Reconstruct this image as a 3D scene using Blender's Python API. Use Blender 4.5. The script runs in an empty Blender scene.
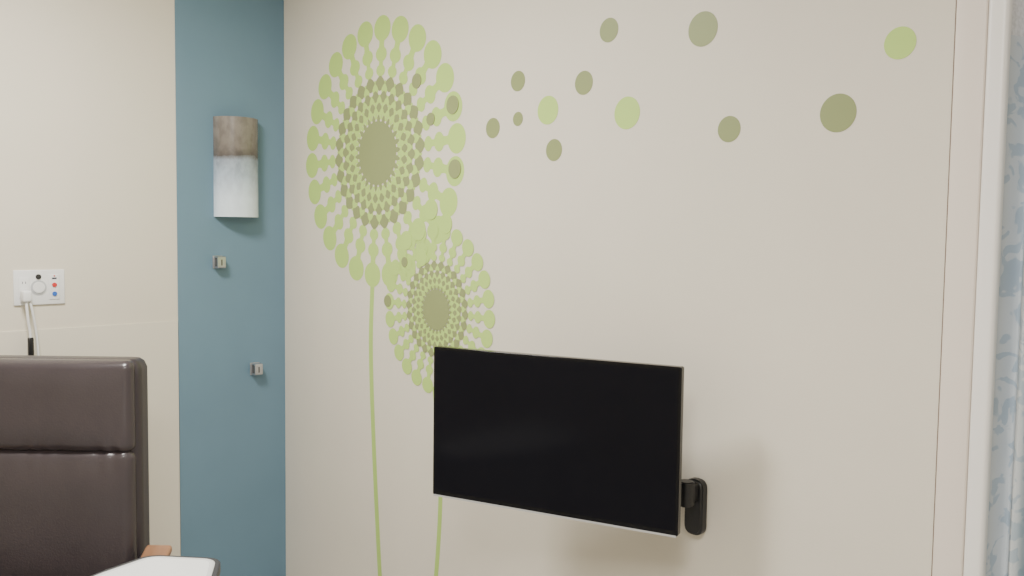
import bpy, bmesh, math, random
from mathutils import Matrix, Vector
random.seed(4)
scene=bpy.context.scene
col=bpy.context.collection

# ------------------------------------------------------------------ camera
f=900.0
cam=bpy.data.cameras.new('camera'); co=bpy.data.objects.new('camera',cam); col.objects.link(co)
cam.sensor_width=36; cam.lens=36*f/1024; cam.clip_start=0.05
co.matrix_world=(Matrix.Translation((3.46,-1.98,1.6))@Matrix.Rotation(math.radians(46),4,'Z')
   @Matrix.Rotation(math.radians(86.35),4,'X')@Matrix.Rotation(math.radians(0.72),4,'Z'))
scene.camera=co

# ------------------------------------------------------------------ materials
def mat(name,c,rough=.6,metal=0,noise=0,nscale=4,bump=0,bscale=200,spec=.5,emis=None,estr=0,coat=0):
    m=bpy.data.materials.new(name); m.use_nodes=True
    nt=m.node_tree; b=nt.nodes['Principled BSDF']
    b.inputs['Base Color'].default_value=(*c,1); b.inputs['Roughness'].default_value=rough
    b.inputs['Metallic'].default_value=metal; b.inputs['Specular IOR Level'].default_value=spec
    b.inputs['Coat Weight'].default_value=coat
    tc=nt.nodes.new('ShaderNodeTexCoord')
    if noise:
        n=nt.nodes.new('ShaderNodeTexNoise'); n.inputs['Scale'].default_value=nscale; n.inputs['Detail'].default_value=4
        nt.links.new(tc.outputs['Object'],n.inputs['Vector'])
        r=nt.nodes.new('ShaderNodeValToRGB')
        r.color_ramp.elements[0].position=.3; r.color_ramp.elements[1].position=.7
        r.color_ramp.elements[0].color=(*[max(0,v*(1-noise)) for v in c],1)
        r.color_ramp.elements[1].color=(*[min(1,v*(1+noise)) for v in c],1)
        nt.links.new(n.outputs['Fac'],r.inputs['Fac']); nt.links.new(r.outputs['Color'],b.inputs['Base Color'])
    if bump:
        n2=nt.nodes.new('ShaderNodeTexNoise'); n2.inputs['Scale'].default_value=bscale; n2.inputs['Detail'].default_value=3
        nt.links.new(tc.outputs['Object'],n2.inputs['Vector'])
        bp=nt.nodes.new('ShaderNodeBump'); bp.inputs['Strength'].default_value=bump; bp.inputs['Distance'].default_value=.002
        nt.links.new(n2.outputs['Fac'],bp.inputs['Height']); nt.links.new(bp.outputs['Normal'],b.inputs['Normal'])
    if emis:
        b.inputs['Emission Color'].default_value=(*emis,1); b.inputs['Emission Strength'].default_value=estr
    return m
M_wall=mat('cream_wall_paint',(.715,.665,.565),.55,noise=.015,bump=.15)
M_wallL=mat('warm_cream_wall_paint',(.69,.635,.525),.6,noise=.015,bump=.15)
M_wains=mat('cream_wainscot',(.70,.65,.54),.5,noise=.01)
M_teal=mat('teal_wall_paint',(.135,.232,.305),.6,noise=.04,nscale=3,bump=.15)
M_trim=mat('beige_door_frame',(.78,.70,.62),.4,noise=.01)
M_trimw=mat('white_frame_edge',(.86,.835,.80),.35,noise=.01)
M_gap=mat('brown_caulk_gap',(.2,.15,.12),.7,noise=.02)
M_ceil=mat('ceiling_tile',(.8,.79,.77),.9,noise=.02,nscale=60)
M_floor=mat('vinyl_floor',(.38,.37,.355),.4,noise=.08,nscale=9)
M_base=mat('rubber_base',(.25,.22,.19),.6,noise=.02)
M_lg=mat('light_green_vinyl',(.46,.65,.16),.5,noise=.02)
M_ol=mat('olive_vinyl',(.255,.295,.12),.5,noise=.02)
M_stem=mat('stem_green_vinyl',(.42,.60,.155),.5,noise=.02)
M_black=mat('black_plastic',(.012,.012,.013),.35,noise=.03,nscale=20)
M_bez=mat('gloss_black_bezel',(.006,.006,.007),.15,noise=.03,nscale=20,spec=.2)
M_screen=mat('tv_glass',(.0065,.0065,.009),.14,noise=.05,nscale=3,spec=.06)
M_silver=mat('silver_strip',(.52,.52,.52),.4,metal=.3,noise=.02)
M_steel=mat('brushed_nickel',(.50,.51,.53),.3,metal=.85,noise=.08,nscale=40)
M_vinyl=mat('brown_vinyl_upholstery',(.050,.040,.044),.27,noise=.08,nscale=6,bump=.25,bscale=160,spec=.55)
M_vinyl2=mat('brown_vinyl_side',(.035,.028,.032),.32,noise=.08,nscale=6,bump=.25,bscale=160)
M_wood=mat('honey_wood',(.28,.145,.08),.35,noise=.2,nscale=14)
M_white=mat('white_plastic',(.78,.78,.77),.35,noise=.01)
M_lam=mat('white_laminate',(.80,.81,.80),.3,noise=.01)
M_rim=mat('pale_grey_rim',(.62,.63,.63),.35,noise=.01)
M_edge=mat('charcoal_edge_band',(.035,.035,.04),.5,noise=.03)
M_grey=mat('grey_grille',(.48,.49,.50),.5,noise=.05,nscale=80)
M_dark=mat('dark_recess',(.02,.02,.02),.6,noise=.02)
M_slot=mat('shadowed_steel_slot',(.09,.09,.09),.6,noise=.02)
M_red=mat('red_button',(.6,.04,.04),.35,noise=.02)
M_blue=mat('blue_button',(.03,.13,.5),.35,noise=.02)
M_ink=mat('dark_printed_ink',(.05,.05,.07),.6,noise=.01)

# ------------------------------------------------------------------ helpers
def finish(name,bm,m,smooth=False):
    bmesh.ops.recalc_face_normals(bm,faces=bm.faces)
    me=bpy.data.meshes.new(name); bm.to_mesh(me); bm.free()
    if m: me.materials.append(m)
    for p in me.polygons: p.use_smooth=smooth
    if smooth:
        try: me.set_sharp_from_angle(angle=math.radians(40))
        except Exception: pass
    o=bpy.data.objects.new(name,me); col.objects.link(o); return o
def top(o,label,cat,group=None):
    o['label']=label; o['category']=cat
    if group: o['group']=group
    return o
def struct(o): o['kind']='structure'; return o
def par(child,parent,keep=False):
    child.parent=parent
    if keep:
        bpy.context.view_layer.update(); child.matrix_parent_inverse=parent.matrix_world.inverted()
    return child
def empty(name,loc,rz=0):
    e=bpy.data.objects.new(name,None); e.empty_display_size=.1; col.objects.link(e)
    e.location=loc; e.rotation_euler=(0,0,rz); return e
def box(name,lo,hi,m,bev=0,seg=3):
    bm=bmesh.new(); bmesh.ops.create_cube(bm,size=1)
    for v in bm.verts:
        v.co=Vector([lo[i]+(v.co[i]+.5)*(hi[i]-lo[i]) for i in range(3)])
    if bev: bmesh.ops.bevel(bm,geom=bm.edges[:],offset=bev,segments=seg,profile=.5,affect='EDGES')
    return finish(name,bm,m,bool(bev))
def add_cyl(bm,p,q,r1,r2=None,n=24):
    r2=r1 if r2 is None else r2
    p=Vector(p);q=Vector(q);d=q-p
    mt=Matrix.Translation((p+q)/2)@d.to_track_quat('Z','Y').to_matrix().to_4x4()
    bmesh.ops.create_cone(bm,cap_ends=True,segments=n,radius1=r1,radius2=r2,depth=d.length,matrix=mt)
def cyl(name,p,q,r,m,r2=None,n=28,bev=0):
    bm=bmesh.new(); add_cyl(bm,p,q,r,r2,n)
    if bev:
        es=[e for e in bm.edges if any(len(fa.verts)>4 for fa in e.link_faces)]
        bmesh.ops.bevel(bm,geom=es,offset=bev,segments=2,affect='EDGES')
    return finish(name,bm,m,True)
def tube(name,pts,r,m,n=10):
    cu=bpy.data.curves.new(name,'CURVE'); cu.dimensions='3D'; cu.bevel_depth=r; cu.bevel_resolution=3; cu.use_fill_caps=True
    s=cu.splines.new('NURBS'); s.points.add(len(pts)-1); s.use_endpoint_u=True; s.order_u=4
    for i,p in enumerate(pts): s.points[i].co=(*p,1)
    o=bpy.data.objects.new(name,cu); col.objects.link(o)
    dg=bpy.context.evaluated_depsgraph_get(); me=bpy.data.meshes.new_from_object(o.evaluated_get(dg))
    bpy.data.objects.remove(o); me.name=name; me.materials.clear(); me.materials.append(m)
    for p in me.polygons: p.use_smooth=True
    o=bpy.data.objects.new(name,me); col.objects.link(o); return o
def round_poly(pts,r,seg=6):
    out=[];n=len(pts)
    for i in range(n):
        a=Vector(pts[i-1]);b=Vector(pts[i]);c=Vector(pts[(i+1)%n])
        rr=min(r,(a-b).length*.45,(c-b).length*.45)
        p0=b+(a-b).normalized()*rr; p2=b+(c-b).normalized()*rr
        for k in range(seg+1):
            t=k/seg; out.append(p0*(1-t)**2+b*2*t*(1-t)+p2*t*t)
    return out
def slab(name,pts,z0,z1,m,bev=0):
    bm=bmesh.new(); vs=[bm.verts.new((p[0],p[1],z0)) for p in pts]; fc=bm.faces.new(vs)
    r=bmesh.ops.extrude_face_region(bm,geom=[fc])
    for v in [g for g in r['geom'] if isinstance(g,bmesh.types.BMVert)]: v.co.z=z1
    if bev:
        es=[e for e in bm.edges if abs(e.verts[0].co.z-e.verts[1].co.z)<1e-6]
        bmesh.ops.bevel(bm,geom=es,offset=bev,segments=2,affect='EDGES')
    return finish(name,bm,m,True)
def cushion(name,lo,hi,m,rnd=.03,puff=.02,n=24,seam=None):
    bm=bmesh.new(); bmesh.ops.create_cube(bm,size=2)
    bmesh.ops.subdivide_edges(bm,edges=bm.edges[:],cuts=n,use_grid_fill=True)
    c=[(lo[i]+hi[i])/2 for i in range(3)]; h=[(hi[i]-lo[i])/2 for i in range(3)]
    for v in bm.verts:
        q=[v.co[i]*h[i] for i in range(3)]
        rr=min(rnd,min(h)*.98)
        inner=[max(-(h[i]-rr),min(h[i]-rr,q[i])) for i in range(3)]
        d=Vector([q[i]-inner[i] for i in range(3)])
        if d.length>1e-9: d=d.normalized()*rr
        p=Vector(inner)+d
        u=p.x/h[0]; w=p.z/h[2]
        if v.co.y<0.2:
            p.y-=puff*(1-abs(u)**3)*(1-abs(w)**4)
            if seam is not None:
                dz=abs(p.z+c[2]-seam)
                p.y+=.0046*math.sin(p.x*88+2.1*math.sin(p.x*27)+.6*math.sin(dz*60))*math.exp(-dz/.034)*(.4+.6*abs(u)**2)
        v.co=Vector(c)+p
    return finish(name,bm,m,True)

# ------------------------------------------------------------------ room shell
H=2.75
struct(box('floor',(-.1,-4.1,-.1),(5.1,1.4,0),M_floor))
struct(box('ceiling',(-.1,-4.1,H),(5.1,1.4,H+.1),M_ceil))
struct(box('wall_left',(-.1,-4,0),(0,.1,H),M_wallL))
struct(box('wall_mural',(0,0,0),(2.727,.1,H),M_wall))
struct(box('wall_right',(5,-4,0),(5.1,1.3,H),M_wallL))
struct(box('wall_back',(-.1,-4.1,0),(5.1,-4,H),M_wallL))
struct(box('wall_opening_side',(3.9,0,0),(5,.1,H),M_wall))
struct(box('wall_lintel',(2.81,.0,2.5),(3.9,.1,H),M_wall))
struct(box('wall_corridor',(2.6,1.2,0),(5,1.3,H),M_wallL))
struct(box('wall_corridor_side',(2.6,.1,0),(2.7,1.2,H),M_wallL))
struct(box('wall_teal_panel',(0,-.470,0),(.004,0,H),M_teal))
struct(box('wall_wainscot',(0,-4,0),(.005,-.472,1.228),M_wains,.0012,1))
struct(box('baseboard_left',(.005,-4,0),(.011,0,.075),M_base))
struct(box('baseboard_mural',(.011,-.007,0),(2.725,0,.075),M_base))
struct(box('trim_1',(2.726,-.0015,0),(2.731,.10,H),M_gap))
struct(box('trim_2',(2.731,-.012,0),(2.792,.018,H),M_trim,.004,3))
struct(box('trim_5',(2.792,-.012,0),(2.831,.018,H),M_trimw,.009,4))
struct(box('trim_3',(3.86,-.012,0),(3.93,.018,H),M_trim,.004,3))
struct(box('trim_4',(2.731,.018,0),(2.780,.115,H),M_trim))

# ------------------------------------------------------------------ mural decals (flat vinyl on the mural wall)
def disc(bm,x,z,r,y,n=28,rx=None,ang=0):
    rx=rx or r; vs=[]
    ca,sa=math.cos(ang),math.sin(ang)
    for k in range(n):
        t=2*math.pi*k/n; a=rx*math.cos(t); b=r*math.sin(t)
        vs.append(bm.verts.new((x+a*ca-b*sa,y,z+a*sa+b*ca)))
    bm.faces.new(vs)
def diamond(bm,x,z,rt,rr,ang,y):
    ca,sa=math.cos(ang),math.sin(ang); vs=[]
    for k in range(16):
        t=2*math.pi*k/16; c,s=math.cos(t),math.sin(t)
        a=rr*math.copysign(abs(c)**1.35,c); b=rt*math.copysign(abs(s)**1.35,s)
        vs.append(bm.verts.new((x+a*ca-b*sa,y,z+a*sa+b*ca)))
    bm.faces.new(vs)
def neck(bm,x,z,ang,r0,r1,w0,wm,w1,y):
    c,s=math.cos(ang),math.sin(ang); L=[];R_=[]
    for i in range(7):
        t=i/6; r=r0+(r1-r0)*t; w=wm+(w0-wm)*max(0,1-2*t)**2+(w1-wm)*max(0,2*t-1)**2
        L.append(bm.verts.new((x+r*c-w*s,y,z+r*s+w*c))); R_.append(bm.verts.new((x+r*c+w*s,y,z+r*s-w*c)))
    for i in range(6): bm.faces.new((L[i],L[i+1],R_[i+1],R_[i]))
def ribbon(bm,pts,w,y):
    P=[Vector(p) for p in pts]; P=[P[0]*2-P[1]]+P+[P[-1]*2-P[-2]]; L=[]
    for i in range(1,len(P)-2):
        for k in range(12):
            t=k/12;a,b,c,d=P[i-1],P[i],P[i+1],P[i+2]
            L.append(.5*((2*b)+(c-a)*t+(2*a-5*b+4*c-d)*t*t+(3*b-a-3*c+d)*t**3))
    L.append(P[-2]); prev=None
    for i,p in enumerate(L):
        q=L[min(i+1,len(L)-1)]-L[max(i-1,0)]; nrm=Vector((q.y,-q.x)).normalized()*w/2
        a=bm.verts.new((p.x+nrm.x,y,p.y+nrm.y)); b=bm.verts.new((p.x-nrm.x,y,p.y-nrm.y))
        if prev: bm.faces.new((prev[0],a,b,prev[1]))
        prev=(a,b)
def dandelion(cx,cz,R,phase,stem,sw,label,y0):
    k=R/.502
    e=empty('dandelion_decal',(cx,0,0))
    N=26; s_=.00008
    bm=bmesh.new(); bo=bmesh.new(); bl=bmesh.new()
    for i in range(N):
        a=math.radians(phase)+2*math.pi*i/N; c,s=math.cos(a),math.sin(a)
        a2=a+math.pi/N; c2,s2=math.cos(a2),math.sin(a2)
        D=lambda b,r,rt,rr,lv,st=False: disc(b,cx+r*k*(c2 if st else c),cz+r*k*(s2 if st else s),rt*k,-y0-lv*s_,28,rx=rr*k,ang=a2 if st else a)
        G=lambda b,r,rt,rr,lv,st=False: diamond(b,cx+r*k*(c2 if st else c),cz+r*k*(s2 if st else s),rt*k,rr*k,a2 if st else a,-y0-lv*s_)
        neck(bm,cx,cz,a,.372*k,.432*k,.024*k,.0145*k,.034*k,-y0)
        neck(bm,cx,cz,a,.305*k,.360*k,.019*k,.0115*k,.022*k,-y0-.5*s_)
        neck(bm,cx,cz,a,.250*k,.303*k,.014*k,.0100*k,.019*k,-y0-.5*s_)
        D(bm,.4550,.0510,.0470,1)
        D(bm,.362,.0340,.0275,2)
        D(bm,.303,.0270,.0215,3)
        neck(bl,cx,cz,a2,.125*k,.268*k,.0075*k,.0085*k,.004*k,-y0-3.2*s_)
        neck(bl,cx,cz,a,.120*k,.215*k,.0060*k,.0075*k,.009*k,-y0-3.4*s_)
        G(bo,.256,.0290,.028,4)
        G(bl,.232,.0185,.024,5,True)
        G(bo,.208,.0215,.022,6,True)
        G(bl,.190,.0155,.021,7)
        G(bo,.168,.0160,.018,8)
        G(bl,.151,.0125,.018,9,True)
    disc(bo,cx,cz,.118*k,-y0-10*s_,48)
    for i in range(N):
        a2=math.radians(phase)+2*math.pi*(i)/N
        diamond(bo,cx+.122*k*math.cos(a2),cz+.122*k*math.sin(a2),.0095*k,.020*k,a2,-y0-11*s_)
    for b,nm,m in ((bm,'petal_ring',M_lg),(bo,'seed_core',M_ol),(bl,'inner_petal_ring',M_lg)):
        o=finish(nm,b,m); par(o,e,True)
    bs=bmesh.new(); ribbon(bs,stem,sw,-.0003); par(finish('stem',bs,M_stem),e,True)
    top(e,label,'wall decal','dandelion wall decals')
dandelion(.679,1.881,.502,17.1,[(.650,1.40),(.641,1.14),(.663,.758),(.704,.278),(.73,.08)],.026,
  'large green and olive dandelion decal on the cream wall',.0004)
dandelion(1.032,1.322,.302,177.6,[(1.024,1.05),(1.05,.86),(1.062,.655),(1.041,.376),(1.00,.08)],.022,
  'smaller green and olive dandelion decal partly behind the television',.0015)
def dotdecal(x,z,r,light,y,lab,depth):
    bm=bmesh.new(); disc(bm,0,0,r,0,40)
    rr=bmesh.ops.extrude_face_region(bm,geom=bm.faces[:])
    for v in [g for g in rr['geom'] if isinstance(g,bmesh.types.BMVert)]: v.co.y=depth
    o=finish('seed_dot_decal',bm,M_lg if light else M_ol); o.location=(x,y,z)
    top(o,lab,'wall decal','drifting seed dot decals')
dots=[(1312,1928,.0325,0),(1425,2065,.0315,0),(1427,1948,.022,0),(1556,1964,.043,1),(1584,1843,.033,0),(1699,2030,.0345,0),
(1790,2167,.034,0),(1861,1930,.045,1),(2104,2123,.0445,0),(2190,1862,.033,0),(2477,1878,.044,0),(2613,2017,.035,1),
(915,2121,.026,0),(995,1982,.022,0),(1112,2020,.031,0),(1126,1805,.032,0),(749,1334,.022,0),(851,1482,.018,0)]
for x,z,r,l in dots:
    y=-.0029 if x<1200 else -.0008
    lab=('light green' if l else 'olive green')+' round seed dot decal '+('on the dandelion head' if x<1200 else 'drifting across the cream wall')
    dotdecal(x/1000,z/1000,r,l,y,lab,-y+.0015)
for x,z,r in ((.93,1.60,.040),(1.00,1.67,.036),(.86,1.56,.034),(1.08,1.62,.034),(.95,1.50,.03)):
    dotdecal(x,z,r,1,-.0027,'light green round seed dot decal between the dandelion heads',.004)

# ------------------------------------------------------------------ television
W,Ht=.712,.420
tv=empty('television',(1.85,-.285,1.064),math.radians(18.4))
def frame_poly(w,h,r): return round_poly([(-w/2,-h/2),(w/2,-h/2),(w/2,h/2),(-w/2,h/2)],r)
def xz_slab(name,w,h,r,y0,y1,m,bev=0,oz=0):
    o=slab(name,frame_poly(w,h,r),0,1,m)
    for v in o.data.vertices:
        x,z,t=v.co.x,v.co.y,v.co.z; v.co=(x,y0+(y1-y0)*t,z+oz)
    bm=bmesh.new(); bm.from_mesh(o.data); bmesh.ops.recalc_face_normals(bm,faces=bm.faces)
    if bev:
        es=[e for e in bm.edges if abs(e.verts[0].co.y-e.verts[1].co.y)<1e-6 and e.is_manifold and len(e.link_faces)==2 and e.calc_face_angle(0)>.8]
        bmesh.ops.bevel(bm,geom=es,offset=bev,segments=2,affect='EDGES')
    bm.to_mesh(o.data); bm.free(); return o
par(xz_slab('bezel',W,Ht,.006,-.004,.018,M_bez,.0015),tv)
par(xz_slab('screen',W-.016,Ht-.022,.001,-.0048,-.0038,M_screen,0,.003),tv)
par(xz_slab('rear_housing',W-.09,Ht-.08,.03,.017,.050,M_black,.012,-.01),tv)
par(box('lower_trim_strip',(-W/2+.004,-.0066,-Ht/2-.002),(W/2-.004,.012,-Ht/2+.0024),M_silver),tv)
tv['label']='slim black flat television on a swing arm above the dandelion stems'; tv['category']='television'
tm=empty('television_wall_mount',(2.12,0,.88))
def pm(o): return par(o,tm,True)
o=xz_slab('wall_plate',.056,.148,.027,-.030,0,M_black,.006); o.location=(2.130,0,.884); pm(o)
pm(box('swing_arm',(1.93,-.075,.905),(2.142,-.045,.950),M_black,.008))
pm(cyl('pivot',(2.130,-.06,.895),(2.130,-.06,.96),.021,M_black,bev=.003))
pm(box('pivot_bracket',(2.113,-.062,.905),(2.147,-.028,.950),M_black,.004))
pm(cyl('elbow',(1.93,-.06,.895),(1.93,-.06,.96),.021,M_black,bev=.003))
bm=bmesh.new(); bmesh.ops.create_cube(bm,size=1)
p=Vector((1.93,-.06,.93)); q=Vector((1.845,-.205,1.0)); d=q-p
mt=Matrix.Translation((p+q)/2)@d.to_track_quat('X','Z').to_matrix().to_4x4()@Matrix.Diagonal((d.length,.028,.04,1))
bmesh.ops.transform(bm,matrix=mt,verts=bm.verts); bmesh.ops.bevel(bm,geom=bm.edges[:],offset=.005,segments=2,affect='EDGES')
pm(finish('forearm',bm,M_black,True))
o=xz_slab('mounting_plate',.12,.12,.01,.0,.014,M_black,.002); o.location=(1.834,-.2375,1.056); o.rotation_euler=(0,0,math.radians(18.4)); pm(o)
top(tm,'black articulated wall bracket holding the television','wall mount')

# ------------------------------------------------------------------ wall sconce
def stops(cr,L):
    while len(cr.elements)<len(L): cr.elements.new(.5)
    for e,(p,c) in zip(cr.elements,L): e.position=p; e.color=(*c,1)
M_sh=bpy.data.materials.new('sconce_shade_glass'); M_sh.use_nodes=True; nt=M_sh.node_tree; b=nt.nodes['Principled BSDF']
tc=nt.nodes.new('ShaderNodeTexCoord'); sp=nt.nodes.new('ShaderNodeSeparateXYZ'); nt.links.new(tc.outputs['Generated'],sp.inputs[0])
nz=nt.nodes.new('ShaderNodeTexNoise'); nz.inputs['Scale'].default_value=16; nz.inputs['Detail'].default_value=9; nz.inputs['Roughness'].default_value=.65; nt.links.new(tc.outputs['Object'],nz.inputs['Vector'])
ma=nt.nodes.new('ShaderNodeMath'); ma.operation='MULTIPLY_ADD'; ma.inputs[1].default_value=.10; nt.links.new(nz.outputs['Fac'],ma.inputs[0])
nt.links.new(sp.outputs['Z'],ma.inputs[2])
rp=nt.nodes.new('ShaderNodeValToRGB')
stops(rp.color_ramp,[(0,(.76,.85,.92)),(.24,(.70,.79,.87)),(.46,(.44,.52,.61)),(.625,(.32,.37,.43)),(.668,(.12,.105,.095)),(.74,(.195,.17,.148)),(1,(.24,.213,.187))])
nt.links.new(ma.outputs[0],rp.inputs['Fac'])
mx=nt.nodes.new('ShaderNodeMixRGB'); mx.blend_type='MULTIPLY'
r2=nt.nodes.new('ShaderNodeValToRGB'); stops(r2.color_ramp,[(.38,(.45,.45,.45)),(.60,(1,1,1))])
mps=nt.nodes.new('ShaderNodeMapping'); mps.inputs['Scale'].default_value=(1.2,1.2,.7); nt.links.new(tc.outputs['Object'],mps.inputs[0])
nz3=nt.nodes.new('ShaderNodeTexNoise'); nz3.inputs['Scale'].default_value=34; nz3.inputs['Detail'].default_value=9; nt.links.new(mps.outputs[0],nz3.inputs['Vector'])
nt.links.new(nz3.outputs['Fac'],r2.inputs['Fac'])
gt=nt.nodes.new('ShaderNodeMapRange'); gt.inputs['From Min'].default_value=.2; gt.inputs['From Max'].default_value=.6; gt.inputs['To Min'].default_value=.10; gt.inputs['To Max'].default_value=.48
nt.links.new(sp.outputs['Z'],gt.inputs['Value']); nt.links.new(gt.outputs[0],mx.inputs[0])
nt.links.new(rp.outputs['Color'],mx.inputs[1]); nt.links.new(r2.outputs['Color'],mx.inputs[2])
nt.links.new(mx.outputs[0],b.inputs['Base Color']); b.inputs['Roughness'].default_value=.22
sc=empty('wall_sconce',(.004,-.226,1.841))
bm=bmesh.new(); n=28; w,dp,h=.093,.085,.20; th=.003; rows=[]
for zz in (-h,h):
    o_=[];i_=[]
    for k in range(n+1):
        t=-math.pi/2+math.pi*k/n
        o_.append(bm.verts.new((dp*math.cos(t),w*math.sin(t),zz))); i_.append(bm.verts.new(((dp-th)*math.cos(t),(w-th)*math.sin(t),zz)))
    rows.append((o_,i_))
(o0,i0),(o1,i1)=rows
for k in range(n):
    bm.faces.new((o0[k],o0[k+1],o1[k+1],o1[k])); bm.faces.new((i0[k+1],i0[k],i1[k],i1[k+1]))
    bm.faces.new((o0[k+1],o0[k],i0[k],i0[k+1])); bm.faces.new((o1[k],o1[k+1],i1[k+1],i1[k]))
bm.faces.new((o0[0],o1[0],i1[0],i0[0])); bm.faces.new((o1[n],o0[n],i0[n],i1[n]))
par(finish('shade',bm,M_sh,True),sc)
par(box('back_plate',(0,-.07,-.17),(.012,.07,.17),M_white,.002),sc)
par(cyl('lamp_bulb',(.035,0,-.12),(.035,0,.12),.013,M_white,bev=.003),sc)
par(box('lamp_socket',(.012,-.02,-.15),(.05,.02,-.12),M_white,.003),sc)
top(sc,'half-round wall sconce with mottled tan top and frosted white bottom','wall lamp')

# ------------------------------------------------------------------ coat hooks: folded square strap on a small plate
def hook(y,z,label):
    e=empty('coat_hook',(.004,y,z))
    par(box('mounting_plate',(0,-.021,-.026),(.005,.021,.026),M_steel,.0015),e)
    out=round_poly([(.004,-.024),(.040,-.024),(.040,.024),(.004,.024)],.008,4)
    inn=round_poly([(.009,-.018),(.035,-.018),(.035,.018),(.009,.018)],.005,4)
    bm=bmesh.new(); R=[]
    for yy in (-.017,.017):
        R.append(([bm.verts.new((p[0],yy,p[1])) for p in out],[bm.verts.new((p[0],yy,p[1])) for p in inn]))
    n=len(out)
    for i in range(n):
        j=(i+1)%n
        bm.faces.new((R[0][0][i],R[0][0][j],R[1][0][j],R[1][0][i])); bm.faces.new((R[0][1][j],R[0][1][i],R[1][1][i],R[1][1][j]))
        bm.faces.new((R[0][0][j],R[0][0][i],R[0][1][i],R[0][1][j])); bm.faces.new((R[1][0][i],R[1][0][j],R[1][1][j],R[1][1][i]))
    par(finish('hook_loop',bm,M_steel,True),e)
    par(box('hollow_shade_infill',(.009,-.0145,-.0175),(.035,.0145,.0175),M_slot,.002),e)  # dark infill stands in for the shade inside the hollow strap
    par(box('front_slot_shade',(.0395,-.003,-.013),(.0406,.003,.011),M_slot),e)  # thin dark strip painted as the shade of a slot in the front face
    top(e,label,'coat hook','coat hooks on the teal wall')
hook(-.306,1.458,'square brushed metal coat hook under the wall sconce')
hook(-.145,1.007,'square brushed metal coat hook low on the teal wall')

# ------------------------------------------------------------------ wall communication outlet
ot=empty('wall_outlet_panel',(0,-.973,1.378))
par(box('faceplate',(0,-.084,-.062),(.007,.084,.062),M_white,.003),ot)
par(box('socket_insert',(.006,-.068,-.036),(.009,-.034,.036),M_white,.002),ot)
g=bmesh.new(); add_cyl(g,(.006,-.004,.0),(.0095,-.004,.0),.026); par(finish('speaker_grille',g,M_grey,True),ot)
par(cyl('speaker_dome',(.0092,-.004,0),(.0125,-.004,0),.020,M_white,bev=.001),ot)
par(cyl('call_light',(.006,-.004,.038),(.011,-.004,.038),.009,M_dark,bev=.001),ot)
par(box('button_insert',(.006,.030,-.045),(.009,.066,.045),M_white,.002),ot)
par(cyl('red_button',(.008,.048,.008),(.013,.048,.008),.008,M_red,bev=.001),ot)
par(cyl('blue_button',(.008,.048,-.024),(.013,.048,-.024),.008,M_blue,bev=.001),ot)
o=box('printed_mark',(.0088,.040,.028),(.0094,.056,.034),M_ink); par(o,ot)
par(cyl('indicator_light',(.008,.048,.040),(.0105,.048,.040),.0025,M_red),ot)
for yy in (-.056,-.046):
    par(box('socket_slot',(.0088,yy-.001,.014),(.0094,yy+.001,.022),M_ink),ot)
top(ot,'white wall panel with power socket, speaker grille, red and blue buttons','outlet')
pl=empty('power_cord',(.009,-1.024,1.355))
def pp(o): return par(o,pl,True)
pp(box('plug',(.0095,-1.039,1.330),(.050,-1.009,1.370),M_white,.007))
pp(tube('cord',[(.036,-1.026,1.342),(.042,-1.026,1.30),(.036,-1.020,1.25),(.034,-1.014,1.22),(.034,-1.014,1.195)],.0048,M_white))
pp(tube('cord',[(.036,-1.018,1.345),(.042,-1.010,1.31),(.034,-.998,1.25),(.028,-.988,1.17),(.03,-.985,1.0),(.03,-.99,.6),(.05,-1.02,.2),(.08,-1.05,.01)],.0042,M_white))
o=pp(box('connector_body',(.026,-1.023,1.135),(.042,-1.005,1.205),M_black,.004)); o['label']='black cable connector'
pp(tube('cord',[(.034,-1.014,1.145),(.036,-1.012,1.05),(.04,-1.01,.8),(.04,-1.02,.3),(.06,-1.03,.01)],.003,M_black))
top(pl,'white plug and cords with a black connector hanging behind the chair','power cord')

# ------------------------------------------------------------------ recliner chair
ch=empty('recliner_chair',(.444,-1.102,0),math.radians(46))
back=cushion('backrest',(-.300,.005,.40),(.300,.105,1.183),M_vinyl2,.034,0); par(back,ch)
par(cushion('headrest_cushion',(-.287,-.018,.8915),(.287,.06,1.181),M_vinyl,.026,.018,70,.895),back)
par(cushion('lumbar_cushion',(-.287,-.018,.44),(.287,.06,.8985),M_vinyl,.026,.020,70,.895),back)
par(cushion('seat',(-.29,-.56,.30),(.29,-.01,.47),M_vinyl,.04,0),ch)
par(cushion('footrest',(-.28,-.60,.14),(.28,-.565,.42),M_vinyl,.016,0),ch)
for s in (-1,1):
    a=box('armrest',(min(s*.322,s*.405),-.50,.576),(max(s*.322,s*.405),.0,.602),M_wood,.010)
    for v in a.data.vertices:
        t=max(0,-(v.co.y)); v.co.z-=.42*t
    par(a,ch); a['label']='honey-coloured wooden armrest'
    q=box('side_panel',(min(s*.302,s*.385),-.53,.16),(max(s*.302,s*.385),.01,.572),M_vinyl2,.012); par(q,ch)
    for v in q.data.vertices:
        if v.co.z>.4: v.co.z-=.42*max(0,-v.co.y)
    for yy in (-.48,-.02):
        l=box('leg',(min(s*.315,s*.375),yy-.03,0),(max(s*.315,s*.375),yy+.03,.17),M_wood,.006); par(l,ch)
top(ch,'dark brown vinyl recliner chair with wooden armrests by the wall','chair')

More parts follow.
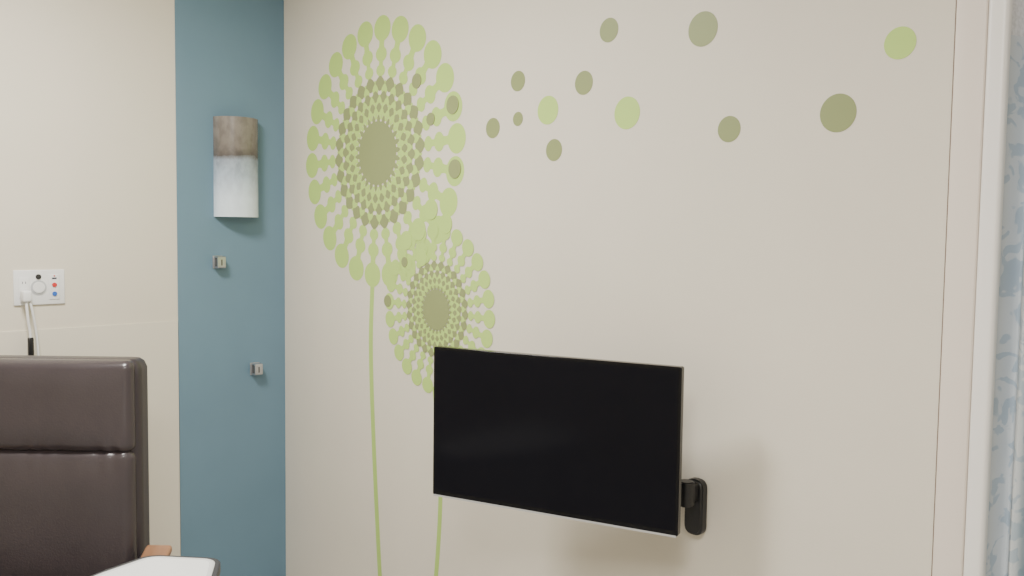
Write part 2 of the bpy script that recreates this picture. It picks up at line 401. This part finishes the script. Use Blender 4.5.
# ------------------------------------------------------------------ overbed table
tb=empty('overbed_table',(1.3965-.018,-1.0615+.008,-.004),math.radians(40.7))
def outline(d):
    return [(-.100+d*.9,-d),(.086-d*.9,-d),(.130-d,-.14-d*.2),(.165-d,-.32),(.165-d,-.62+d),(-.20+d,-.62+d),(-.20+d,-.32),(-.165+d,-.14-d*.2)]
par(slab('table_top',round_poly(outline(0),.038),.782,.8045,M_edge,.002),tb)
po=round_poly(outline(.010),.032); pi=round_poly(outline(.024),.026)
bm=bmesh.new(); n=len(po)
prof=[(0,.803),(.15,.8056),(.5,.8064),(.85,.8056),(1,.803)]
rings=[[bm.verts.new((a[0]+(b2[0]-a[0])*t,a[1]+(b2[1]-a[1])*t,z)) for a,b2 in zip(po,pi)] for t,z in prof]
for r0,r1 in zip(rings,rings[1:]):
    for i in range(n): j=(i+1)%n; bm.faces.new((r0[i],r0[j],r1[j],r1[i]))
par(finish('raised_rim',bm,M_rim,True),tb)
par(slab('laminate_surface',round_poly(outline(.020),.028),.802,.8052,M_lam,0),tb)
par(box('column',(.09,-.56,.06),(.15,-.48,.786),M_white,.008),tb)
par(box('base_foot',(-.30,-.62,.035),(.17,-.56,.065),M_white,.01),tb)
par(box('base_foot',(-.30,-.46,.035),(.17,-.40,.065),M_white,.01),tb)
par(box('base_foot',(.09,-.62,.035),(.17,-.40,.0655),M_white,.01),tb)
for x,y in ((-.27,-.59),(-.27,-.43),(.14,-.59),(.14,-.43)):
    par(cyl('caster',(x-.01,y,.023),(x+.01,y,.023),.019,M_black,bev=.002),tb)
top(tb,'overbed table with white top and dark edge beside the recliner','table')

# ------------------------------------------------------------------ privacy curtain
M_cur=bpy.data.materials.new('patterned_curtain_fabric'); M_cur.use_nodes=True; nt=M_cur.node_tree; b=nt.nodes['Principled BSDF']
tc=nt.nodes.new('ShaderNodeTexCoord'); mp=nt.nodes.new('ShaderNodeMapping'); mp.inputs['Scale'].default_value=(1,.5,.75)
nt.links.new(tc.outputs['Object'],mp.inputs[0])
nz=nt.nodes.new('ShaderNodeTexNoise'); nz.inputs['Scale'].default_value=34; nz.inputs['Detail'].default_value=1.5; nz.inputs['Distortion'].default_value=1.0
nt.links.new(mp.outputs[0],nz.inputs['Vector'])
rp=nt.nodes.new('ShaderNodeValToRGB'); rp.color_ramp.interpolation='EASE'
stops(rp.color_ramp,[(.50,(.77,.81,.84)),(.57,(.55,.64,.72))]); nt.links.new(nz.outputs['Fac'],rp.inputs['Fac'])
# fold shading painted into the cloth colour: darker teal past the first pleats
sx=nt.nodes.new('ShaderNodeSeparateXYZ'); nt.links.new(tc.outputs['Object'],sx.inputs[0])
gm=nt.nodes.new('ShaderNodeMapRange'); gm.inputs['From Min'].default_value=2.872; gm.inputs['From Max'].default_value=2.880; gm.inputs['To Max'].default_value=.55
nt.links.new(sx.outputs['X'],gm.inputs['Value'])
mc=nt.nodes.new('ShaderNodeMixRGB'); mc.inputs[2].default_value=(.22,.33,.38,1)
nt.links.new(gm.outputs[0],mc.inputs[0]); nt.links.new(rp.outputs['Color'],mc.inputs[1])
nt.links.new(mc.outputs[0],b.inputs['Base Color']); b.inputs['Roughness'].default_value=.8
M_mesh=mat('white_curtain_mesh',(.86,.86,.87),.8,noise=.15,nscale=120)
def curtain_part(name,z0,z1,m):
    bm=bmesh.new(); nx,nzv=260,14; g=[]
    for j in range(nzv+1):
        z=z0+(z1-z0)*j/nzv; row=[]
        for i in range(nx+1):
            x=2.79+1.06*i/nx
            y=.080+.038*math.sin((x-2.83)*2*math.pi/.062+1.0+.15*math.sin(2*z))+.008*math.sin(x*51+.6*z)
            row.append(bm.verts.new((x,y,z)))
        g.append(row)
    for j in range(nzv):
        for i in range(nx): bm.faces.new((g[j][i],g[j][i+1],g[j+1][i+1],g[j+1][i]))
    return finish(name,bm,m,True)
cv=empty('privacy_curtain',(3.3,.080,.04))
par(curtain_part('fabric_panel',.04,2.015,M_cur),cv,True)
par(curtain_part('mesh_header',2.015,2.44,M_mesh),cv,True)
top(cv,'pleated pale blue patterned privacy curtain with white mesh header','curtain')
tr=box('curtain_track',(2.80,.065,2.44),(3.87,.10,2.50),M_silver,.003); par(tr,cv,True)

# ------------------------------------------------------------------ lights
def panel(loc,sx,sy,power,c=(1,.97,.92)):
    e=empty('ceiling_light',loc)
    par(box('light_frame',(-sx/2-.03,-sy/2-.03,-.02),(sx/2+.03,sy/2+.03,0),M_white),e)
    li=bpy.data.lights.new('light_panel','AREA'); li.shape='RECTANGLE'; li.size=sx; li.size_y=sy; li.energy=power; li.color=c
    lo=bpy.data.objects.new('light_panel',li); col.objects.link(lo); lo.location=(0,0,-.025); lo.parent=e
    top(e,'flush rectangular ceiling light panel','ceiling light','ceiling lights')
panel((1.15,-1.38,H),.45,.45,70)
panel((3.3,-2.2,H),.6,1.2,80)
li=bpy.data.lights.new('corridor_light','AREA'); li.size=.6; li.energy=14; lo=bpy.data.objects.new('corridor_light',li); col.objects.link(lo); lo.location=(3.6,.7,2.7)
w=bpy.data.worlds.new('world'); scene.world=w; w.use_nodes=True
w.node_tree.nodes['Background'].inputs[0].default_value=(.9,.93,1,1); w.node_tree.nodes['Background'].inputs[1].default_value=.2
